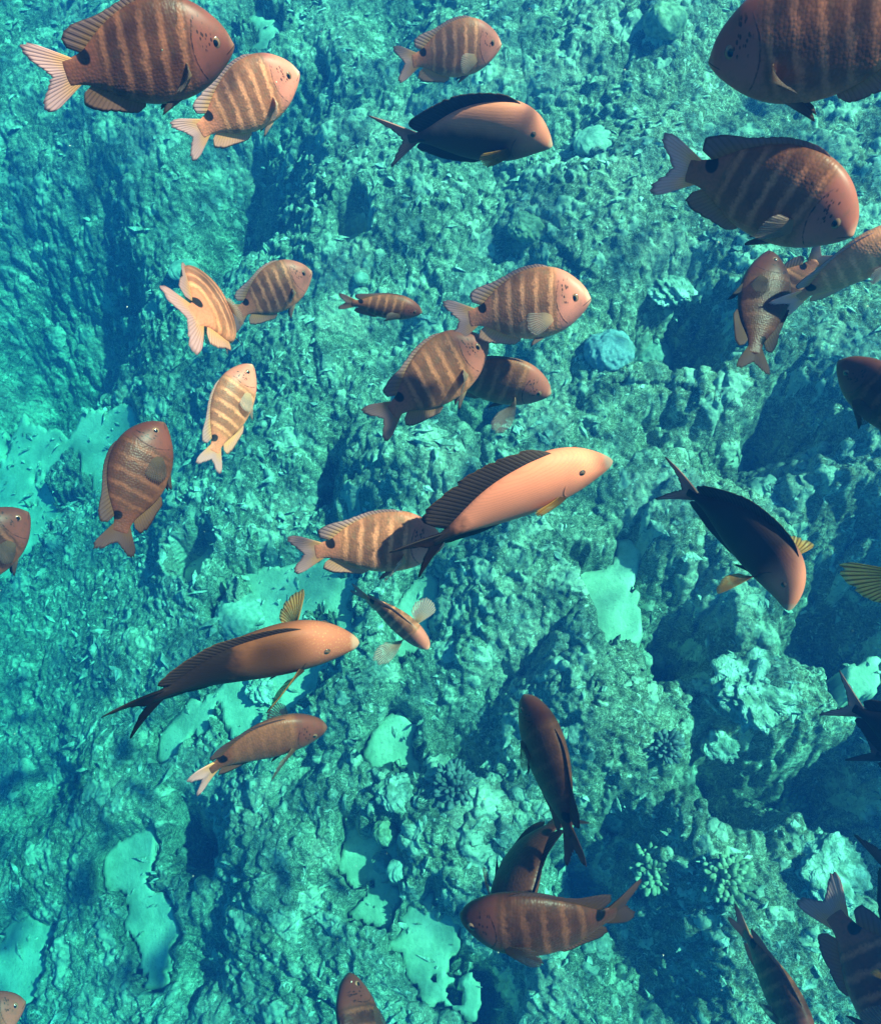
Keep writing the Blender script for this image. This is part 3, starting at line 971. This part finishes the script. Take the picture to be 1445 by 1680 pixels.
    for sd_ in (1, -1):
        q = np.linspace(0, 1, 9)
        main = np.array([.88, sd_ * .16, -.30 * pelv]); main /= np.linalg.norm(main)
        up = np.array([.3, 0, 1.0]); up -= main * up.dot(main); up /= np.linalg.norm(up)
        s2 = D['s'] + .03 * q
        base = np.stack([s2, np.full_like(q, sd_ * .022), botf(s2) + .014], -1)
        fa = np.radians(D['fan']) * q
        dirs = np.cos(fa)[:, None] * main + np.sin(fa)[:, None] * up
        tip = base + dirs * (D['len'] * lin(D['shape'], q))[:, None]
        Vf, Ff, uv = fin_surface(base, tip, 8, .004)
        objs.append(mesh_obj("pelvic_fin", X_(Vf), Ff, MM['pelvic'], root, fuv=uv))
    for o in objs:
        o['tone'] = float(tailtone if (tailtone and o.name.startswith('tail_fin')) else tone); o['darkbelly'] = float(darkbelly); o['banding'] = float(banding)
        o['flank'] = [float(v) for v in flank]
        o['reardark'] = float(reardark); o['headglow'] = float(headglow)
    return root, d


GS = "banded damselfish schooling over the reef"
GG = "brown surgeonfish swimming over the reef"


def S(label, nose, tail, L, **kw):
    return make_fish('S', "banded_damselfish", label, "fish", GS, nose, tail, L, **kw)


def G(label, nose, tail, L, **kw):
    return make_fish('G', "brown_surgeonfish", label, "fish", GG, nose, tail, L, **kw)


#FISH_TABLE
S("large dusky banded fish with a bright pink tail, above a paler banded fish", (383, 73), (72, 128), .195, phi=0, psi=14, bend=(-4, 6), pect=(30, 75), tone=0.42, tailtone=1.5, banding=1.0)
S("pale sandy banded fish directly below the large dusky one with the pink tail", (490, 118), (308, 228), .17, phi=-6, psi=22, bend=(-6, 8), pect=(20, 70), tone=1.5, banding=0.9)
S("pale banded fish just above the humped surgeonfish, back cut by the photo edge", (822, 72), (658, 105), .165, phi=-8, psi=16, bend=(-10, 8), tone=1.25, banding=0.85)
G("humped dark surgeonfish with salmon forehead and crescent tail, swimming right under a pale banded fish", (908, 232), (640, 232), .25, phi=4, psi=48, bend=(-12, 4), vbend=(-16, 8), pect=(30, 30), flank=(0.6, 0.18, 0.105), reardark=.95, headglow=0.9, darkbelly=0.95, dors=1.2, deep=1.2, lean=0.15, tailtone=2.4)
S("large dark banded fish facing left, nose toward open reef, at the upper right corner", (1163, 100), (1590, 40), .205, phi=0, psi=166, bend=(5, -5), pect=(65, 30), tone=0.62, pelv=1.6, banding=0.9)
S("big brown banded fish diving right with white-lipped mouth, below the dark left-facing one", (1398, 385), (1092, 272), .20, phi=6, psi=26, bend=(-12, 16), pect=(25, 40), tone=0.72, vbend=(-8, 4), banding=0.9, tailtone=1.9)
S("yellow banded fish seen tail-on, its tall fins spread, beside a smaller banded fish", (352, 499), (299, 524), .19, phi=-78, psi=-4, bend=(0, -30), tone=1.1, tailspread=1.3, banding=0.9, vbend=(0, -12))
S("crisply banded brown fish whose tail touches the yellow tail-on fish", (511, 445), (378, 522), .165, phi=-4, psi=16, bend=(-4, 10), tone=1.05, pect=(20, 65), pelv=2.2, banding=1.0)
S("smallest slim banded fish, alone over rubble between two groups", (692, 512), (562, 495), .13, phi=2, psi=32, bend=(-4, 4), tone=0.65, deep=.82, banding=0.9)
S("largest pale orange banded fish with grey tail overlapping a shaded fish", (968, 490), (745, 528), .195, phi=10, psi=14, bend=(-6, 14), pect=(12, 12), tone=1.5, banding=0.9, vbend=(0, 0))
S("banded fish with shaded back, its head hidden behind the pale orange fish's tail", (800, 560), (622, 692), .20, phi=-4, psi=24, bend=(-6, 8), tone=0.75, pelv=1.6, pect=(20, 60), banding=0.9)
S("tan fish with both clear side fins spread, behind the one with the shaded back", (903, 645), (700, 610), .20, phi=0, psi=48, bend=(-8, 6), pect=(75, 78), tone=0.75, banding=0.75, plen=1.9)
S("upright sandy banded fish swimming up-reef, nose just under the spread yellow one", (413, 598), (345, 760), .165, phi=-12, psi=24, bend=(-8, 14), tone=1.15, banding=0.9, pect=(20, 25), deep=0.95)
S("upright shade-darkened banded fish over the pale sand channel", (268, 693), (190, 897), .148, phi=-6, psi=12, bend=(-4, 6), vbend=(-6, 4), tone=0.2, pect=(10, 15), deep=1.1, banding=0.8)
S("brown banded fish cut off by the photo edge beside the blue sand channel", (46, 840), (-110, 990), .17, phi=0, psi=16, tone=0.22, pelv=1.4)
S("shade-darkened banded fish diving away, flank blackish and tail edge-on, behind a yellow-tailed one", (1262, 412), (1235, 600), .18, phi=-28, psi=202, bend=(10, -10), tone=0.13, pelv=1.8, banding=0.6, deep=0.98)
S("pink-tailed fish mostly hidden behind the blackish diving fish", (1235, 520), (1352, 415), .15, phi=-20, psi=150, bend=(0, 0), tone=.9)
S("yellow-flanked fish leaving by the photo edge, its thin pink tail crossing a dark fish", (1520, 372), (1285, 503), .19, phi=6, psi=62, bend=(-6, 4), tone=1.7, pelv=1.8, banding=.6, tailtone=2.2)
S("dark fish entering by the edge below the yellow-flanked fish, only its head showing", (1376, 592), (1560, 760), .19, phi=6, psi=132, tone=0.25, pelv=1.8)
S("pale yellow fish half hidden by the black tail of the pink surgeonfish", (728, 892), (490, 910), .19, phi=4, psi=38, bend=(-10, 16), pect=(70, 55), tone=1.35, banding=0.9, plen=1.2)
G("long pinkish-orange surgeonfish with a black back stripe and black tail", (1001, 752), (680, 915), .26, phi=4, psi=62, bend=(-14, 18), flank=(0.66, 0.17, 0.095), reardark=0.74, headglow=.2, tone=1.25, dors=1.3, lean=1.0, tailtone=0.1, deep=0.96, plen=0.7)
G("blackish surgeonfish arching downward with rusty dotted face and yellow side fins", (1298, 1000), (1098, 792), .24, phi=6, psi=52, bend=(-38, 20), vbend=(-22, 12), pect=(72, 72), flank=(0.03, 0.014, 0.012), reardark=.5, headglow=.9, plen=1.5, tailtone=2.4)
G("surgeonfish almost wholly outside the photo, only its yellow rayed side fin in view", (1558, 842), (1550, 1260), .26, phi=0, psi=85, pect=(80, 60), plen=1.8, flank=(.10, .045, .03), tone=2.0)
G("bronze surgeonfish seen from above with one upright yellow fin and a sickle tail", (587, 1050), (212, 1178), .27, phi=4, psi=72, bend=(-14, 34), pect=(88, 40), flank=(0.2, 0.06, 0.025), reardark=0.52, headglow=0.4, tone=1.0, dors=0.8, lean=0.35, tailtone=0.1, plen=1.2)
S("grey-brown fish with lilac tail, seen from above under the bronze surgeonfish", (536, 1193), (325, 1285), .185, phi=2, psi=66, bend=(-12, 44), pect=(70, 40), tone=0.34, banding=.3, tailtone=1.6, plen=1.6)
S("small mottled fish seen from above with clear fins spread like wings", (703, 1064), (582, 968), .14, phi=4, psi=76, bend=(-6, 10), pect=(82, 82), tone=1.25, plen=2.3, banding=1.0)
S("brown fish seen from above swimming up-reef, one flank catching pink sun", (860, 1140), (942, 1405), .195, phi=0, psi=112, bend=(4, -8), tone=0.27, pect=(20, 14), banding=0.6)
S("dark curled fish whose head hides behind the one turning left", (828, 1560), (940, 1342), .20, phi=0, psi=62, bend=(34, -70), tone=0.13, pect=(50, 45), banding=0.3)
S("brown banded fish turning left in a curve, seen from above with blunt head", (756, 1498), (1035, 1480), .19, phi=8, psi=122, bend=(-30, 38), tone=0.22, tailspread=1.2, banding=0.9)
S("dark brown fish rising from the bottom edge, only head and shoulders showing", (572, 1597), (640, 1860), .19, phi=0, psi=60, tone=0.2, pect=(12, 12))
S("pinkish fish head poking in at the lower left corner", (42, 1643), (-150, 1760), .17, phi=0, psi=20, tone=0.45)
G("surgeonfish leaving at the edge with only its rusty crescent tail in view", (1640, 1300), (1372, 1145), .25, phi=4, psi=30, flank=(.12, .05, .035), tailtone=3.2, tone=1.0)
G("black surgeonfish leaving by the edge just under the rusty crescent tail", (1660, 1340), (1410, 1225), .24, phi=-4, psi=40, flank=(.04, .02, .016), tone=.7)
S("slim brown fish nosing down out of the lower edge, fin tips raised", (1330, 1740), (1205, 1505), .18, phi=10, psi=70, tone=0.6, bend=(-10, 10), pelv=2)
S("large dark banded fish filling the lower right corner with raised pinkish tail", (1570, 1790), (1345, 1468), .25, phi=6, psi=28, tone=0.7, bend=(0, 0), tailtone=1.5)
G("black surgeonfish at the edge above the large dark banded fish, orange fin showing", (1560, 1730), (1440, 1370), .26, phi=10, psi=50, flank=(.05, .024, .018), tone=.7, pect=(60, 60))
make_fish('W', "green_wrasse", "tiny slender green wrasse upright over the reef below the pink surgeonfish", "fish", None, (806, 905), (808, 950), .11, phi=0, psi=60)
make_fish('W', "dark_wrasse", "tiny dark fish hovering close to the reef right of the sunlit upward swimmer", "fish", None, (963, 1147), (976, 1170), .08, phi=0, psi=60, tone=.25)
#END_FISH

# ------------------------------------------------------------------ corals and loose rocks
def coral_mat(name, c1, c2, scale, bump, dist):
    m, nt, b = new_mat(name)
    k = NT(nt)
    geo = k.n('ShaderNodeNewGeometry').outputs['Position']
    n1 = k.noise(geo, scale, 4, .6).outputs['Fac']
    n2 = k.noise(geo, 9, 3, .6).outputs['Fac']
    c = k.mix(k.sm(n1, .35, .65), (*c1, 1), (*c2, 1))
    c = k.mix(k.m('MULTIPLY', k.sm(n2, .5, .7), .5), c, (.12, .15, .10, 1))
    k.link(c, b.inputs['Base Color'])
    k.link(k.bump(k.noise(geo, scale * 1.6, 4, .65, .6).outputs['Fac'], bump, dist), b.inputs['Normal'])
    sset(b, Roughness=.85)
    b.inputs['Specular IOR Level'].default_value = .2
    return m


def ico(sub):
    import bmesh
    bm = bmesh.new()
    bmesh.ops.create_icosphere(bm, subdivisions=sub, radius=1)
    v = np.array([q.co[:] for q in bm.verts]); f = [[q.index for q in p.verts] for p in bm.faces]
    bm.free()
    return v, f


ICO5 = ico(5); ICO4 = ico(4); ICO2 = ico(2)


def n3(v, fr, seed, o=3):
    return fbm(v[:, 0] * fr + v[:, 2] * fr * .63, v[:, 1] * fr - v[:, 2] * fr * .77, seed, o)


def static_obj(name, verts, faces, mat, loc, label, cat, group=None):
    me = bpy.data.meshes.new(name)
    me.from_pydata([tuple(q) for q in verts], [], faces)
    me.polygons.foreach_set("use_smooth", [True] * len(me.polygons))
    me.materials.append(mat)
    o = bpy.data.objects.new(name, me)
    col.objects.link(o)
    o.location = loc
    o['label'] = label; o['category'] = cat
    if group:
        o['group'] = group
    return o


def coral_dome(px, py, rp, style, mat, label, name, cat, squash=.7, seed=1):
    p, t = at_reef(px, py)
    r = rp * t / FPX
    v, f = ICO5
    v = v.copy()
    az = np.arctan2(v[:, 1], v[:, 0]); 
    d = 1 + .18 * n3(v, 1.6, seed, 2) + .10 * n3(v, 4, seed + 5, 2)
    if style == 'ridged':
        w1, w2, wi = worley(az * 5.5 + .8 * n3(v, 3, seed), v[:, 2] * 5 + .5 * n3(v, 2.5, seed + 9), seed)
        d += .16 * np.clip(1 - w1 ** 2, 0, 1) - .06
    elif style == 'knobby':
        w1, w2, wi = worley(v[:, 0] * 5.2 + v[:, 2] * 1.7 + 9, v[:, 1] * 5.2 + v[:, 2] * 1.3, seed)
        d += .20 * np.clip(1 - (w1 * 1.15) ** 2, 0, 1) * (.5 + .5 * wi)
    elif style == 'smooth':
        d += .03 * n3(v, 9, seed + 3, 3)
    v = v * d[:, None]
    v[:, 2] *= squash
    return static_obj(name, v * r, f, mat, p + Vector((0, 0, .12 * r)), label, cat)


def coral_branching(px, py, rp, mat, label, seed=1, nb=150):
    """a low bush of stubby blunt branches"""
    rg = random.Random(seed)
    p, t = at_reef(px, py)
    r = rp * t / FPX
    V, F = [], []
    for i in range(nb):
        a = i * 2.39996; q = math.sqrt((i + .5) / nb)
        th = q * 1.35 + rg.uniform(-.08, .08)
        d = Vector((math.sin(th) * math.cos(a), math.sin(th) * math.sin(a), math.cos(th)))
        tl = rg.uniform(.55, 1.0) * r; rad = r * rg.uniform(.075, .115)
        x_ = d.orthogonal().normalized(); y_ = d.cross(x_)
        bend = Vector((rg.uniform(-.15, .15), rg.uniform(-.15, .15), .1)) * r
        base = len(V)
        for k_, (h_, rr) in enumerate(((.15, .9), (.6, 1.0), (.85, 1.05), (.96, .75), (1.0, .25))):
            c = d * (tl * h_) + bend * h_ * h_
            for j in range(7):
                an = j / 7 * 2 * math.pi
                V.append(c + (x_ * math.cos(an) + y_ * math.sin(an)) * rad * rr * rg.uniform(.85, 1.15))
        for k_ in range(4):
            for j in range(7):
                F.append((base + k_ * 7 + j, base + k_ * 7 + (j + 1) % 7, base + k_ * 7 + 7 + (j + 1) % 7, base + k_ * 7 + 7 + j))
        F.append(tuple(base + 28 + j for j in range(7)))
    return static_obj("branching_coral", V, F, mat, p - Vector((0, 0, .15 * r)), label, "coral", "branching corals on the reef")


def loose_rock(px, py, rp, mat, label, seed=1, squash=.42):
    p, t = at_reef(px, py)
    r = rp * t / FPX
    v, f = ICO5
    v = v.copy()
    d = 1 + .7 * n3(v, 1.3, seed, 3) + .5 * (.4 - np.abs(n3(v, 2.8, seed + 4, 4))) + .30 * n3(v, 8, seed + 8, 4)
    v = v * d[:, None]
    v[:, 2] *= squash
    return static_obj("loose_rock", v * r, f, mat, p + Vector((0, 0, .1 * r)), label, "rock", "loose rocks lying on the reef")


C_BLUE = coral_mat("blue_coral", (.17, .24, .26), (.30, .37, .39), 60, .5, .01)
C_GREY = coral_mat("greygreen_coral", (.20, .27, .21), (.36, .42, .34), 50, .5, .01)
C_DARK = coral_mat("dark_coral", (.07, .085, .085), (.20, .22, .21), 50, .4, .008)
C_TAN = coral_mat("tan_coral", (.15, .18, .10), (.34, .38, .25), 50, .4, .008)
C_PALE = coral_mat("pale_rock", (.22, .27, .19), (.62, .68, .56), 22, 1.0, .03)
coral_dome(1000, 580, 36, 'ridged', C_BLUE, "blue lumpy coral head, the only blue one, between shadowed reef hollows", "massive_coral", "coral", .75, 3)
coral_dome(1066, 592, 30, 'ridged', C_GREY, "grey-green fluted coral head touching the blue one", "massive_coral", "coral", .9, 5)
coral_dome(632, 1367, 19, 'smooth', C_TAN, "small round yellowish coral ball casting a dark shadow above a sand patch", "round_coral", "coral", .95, 7)
coral_dome(628, 1414, 16, 'smooth', C_GREY, "pale grey-green coral knob beside the sand patch, nearer it than its twin", "round_coral", "coral", .8, 8)
coral_dome(655, 1428, 18, 'smooth', C_GREY, "pale grey-green coral knob farther from the sand patch than its twin", "round_coral", "coral", .7, 9)
coral_dome(862, 375, 26, 'knobby', C_TAN, "tan knobby coral lump above the pale orange fish", "massive_coral", "coral", .6, 11)
coral_dome(978, 240, 36, 'smooth', C_GREY, "broad grey-green coral mound near the salmon-headed surgeonfish's nose", "massive_coral", "coral", .45, 12)
coral_dome(592, 458, 13, 'smooth', C_GREY, "little grey round coral between the smallest slim fish and a sand spot", "round_coral", "coral", .8, 13)
coral_dome(302, 445, 22, 'smooth', C_GREY, "oval green coral plate left of the yellow tail-on fish", "massive_coral", "coral", .4, 14)
coral_dome(395, 1012, 36, 'ridged', C_GREY, "fan-ridged grey coral bordering the sand left of the upright yellow fin", "massive_coral", "coral", .6, 15)
coral_dome(1090, 40, 28, 'smooth', C_TAN, "greenish coral lump near the top edge left of the dark left-facing fish", "massive_coral", "coral", .8, 16)
coral_branching(745, 1290, 42, C_DARK, "dark purple-grey bush coral left of the sunlit upward swimmer", 21)
coral_branching(1072, 1425, 42, C_TAN, "tan bush coral just beyond the brown fish's raised tail", 22)
coral_branching(1190, 1440, 44, C_TAN, "tan bush coral above the slim brown fish's tail", 23)
coral_branching(1090, 1222, 32, C_DARK, "dark bush coral in shade right of the upward swimmer's head", 24, 110)
coral_branching(1275, 1330, 48, C_TAN, "wide pale bush coral in broken light near the rusty crescent tail", 25, 170)
loose_rock(1240, 1140, 50, C_PALE, "large bleached rock below the arching blackish surgeonfish", 31)
loose_rock(1352, 1428, 42, C_PALE, "bleached rock above the raised pinkish tail in the corner", 32)
loose_rock(1175, 1208, 30, C_PALE, "smaller bleached rock next to the large bleached one, lower on the slope", 33)
loose_rock(650, 1300, 26, C_PALE, "flat pale rock between two sand patches left of the dark bush coral", 34, .4)
loose_rock(1100, 470, 30, C_PALE, "pale rock above the dark hollow behind the blue coral", 35, .4)
loose_rock(435, 1130, 24, C_PALE, "pale rock under the bronze surgeonfish's lower fin", 36, .4)

# broken coral and shell chips, too many to count
rg = np.random.default_rng(5)
RV, RF = [], []
oc = np.array([[1, 0, 0], [-1, 0, 0], [0, 1, 0], [0, -1, 0], [0, 0, 1], [0, 0, -1]], float)
of = [(0, 2, 4), (2, 1, 4), (1, 3, 4), (3, 0, 4), (2, 0, 5), (1, 2, 5), (3, 1, 5), (0, 3, 5)]
ncl = 0
for i in range(16000):
    x = rg.uniform(-2.7, 2.7); y = rg.uniform(-.5, 4.6)
    if vnoise(np.array([x * 3.0]), np.array([y * 3.0]), 900)[0] + rg.uniform(-.35, .35) < .0:
        continue
    gi = min(np.searchsorted(GX, x), len(GX) - 1); gj = min(np.searchsorted(GY, y), len(GY) - 1)
    if SAND[gj, gi] > REEF[gj, gi] and rg.random() > .5:
        continue
    z = reef_z(x, y)
    L_ = .005 + .013 * rg.random() ** 3
    sc = np.array([L_ * rg.uniform(1, 3.2), L_ * rg.uniform(.6, 1.2), L_ * rg.uniform(.4, .8)])
    v = (oc + rg.uniform(-.25, .25, (6, 3))) * sc
    e = rg.uniform(-.7, .7, 2); a_ = rg.uniform(0, 6.28)
    ca, sa = math.cos(a_), math.sin(a_)
    Rz = np.array([[ca, -sa, 0], [sa, ca, 0], [0, 0, 1]])
    Rx = np.array([[1, 0, 0], [0, math.cos(e[0]), -math.sin(e[0])], [0, math.sin(e[0]), math.cos(e[0])]])
    v = v @ (Rz @ Rx).T + np.array([x, y, z + .003])
    b0 = len(RV) * 6
    RV.append(v); RF += [tuple(b0 + q for q in t) for t in of]
rme = bpy.data.meshes.new("coral_rubble")
rme.from_pydata([tuple(q) for q in np.concatenate(RV)], [], RF)
rme.materials.append(C_PALE)
rub = bpy.data.objects.new("coral_rubble", rme)
col.objects.link(rub)
rub['kind'] = 'stuff'


# specks drifting in the water
SV, SF = [], []
for i in range(170):
    d = ray(rg.uniform(-60, PW + 60), rg.uniform(-60, PH + 60)) * rg.uniform(.7, 3.0)
    v = (oc + rg.uniform(-.3, .3, (6, 3))) * rg.uniform(.0004, .0011)
    b0 = len(SV) * 6
    SV.append(v + np.array(d[:])); SF += [tuple(b0 + q for q in t) for t in of]
sme = bpy.data.meshes.new("drifting_debris")
sme.from_pydata([tuple(q) for q in np.concatenate(SV)], [], SF)
sme.materials.append(C_PALE)
spk = bpy.data.objects.new("drifting_debris", sme)
col.objects.link(spk)
spk['kind'] = 'stuff'
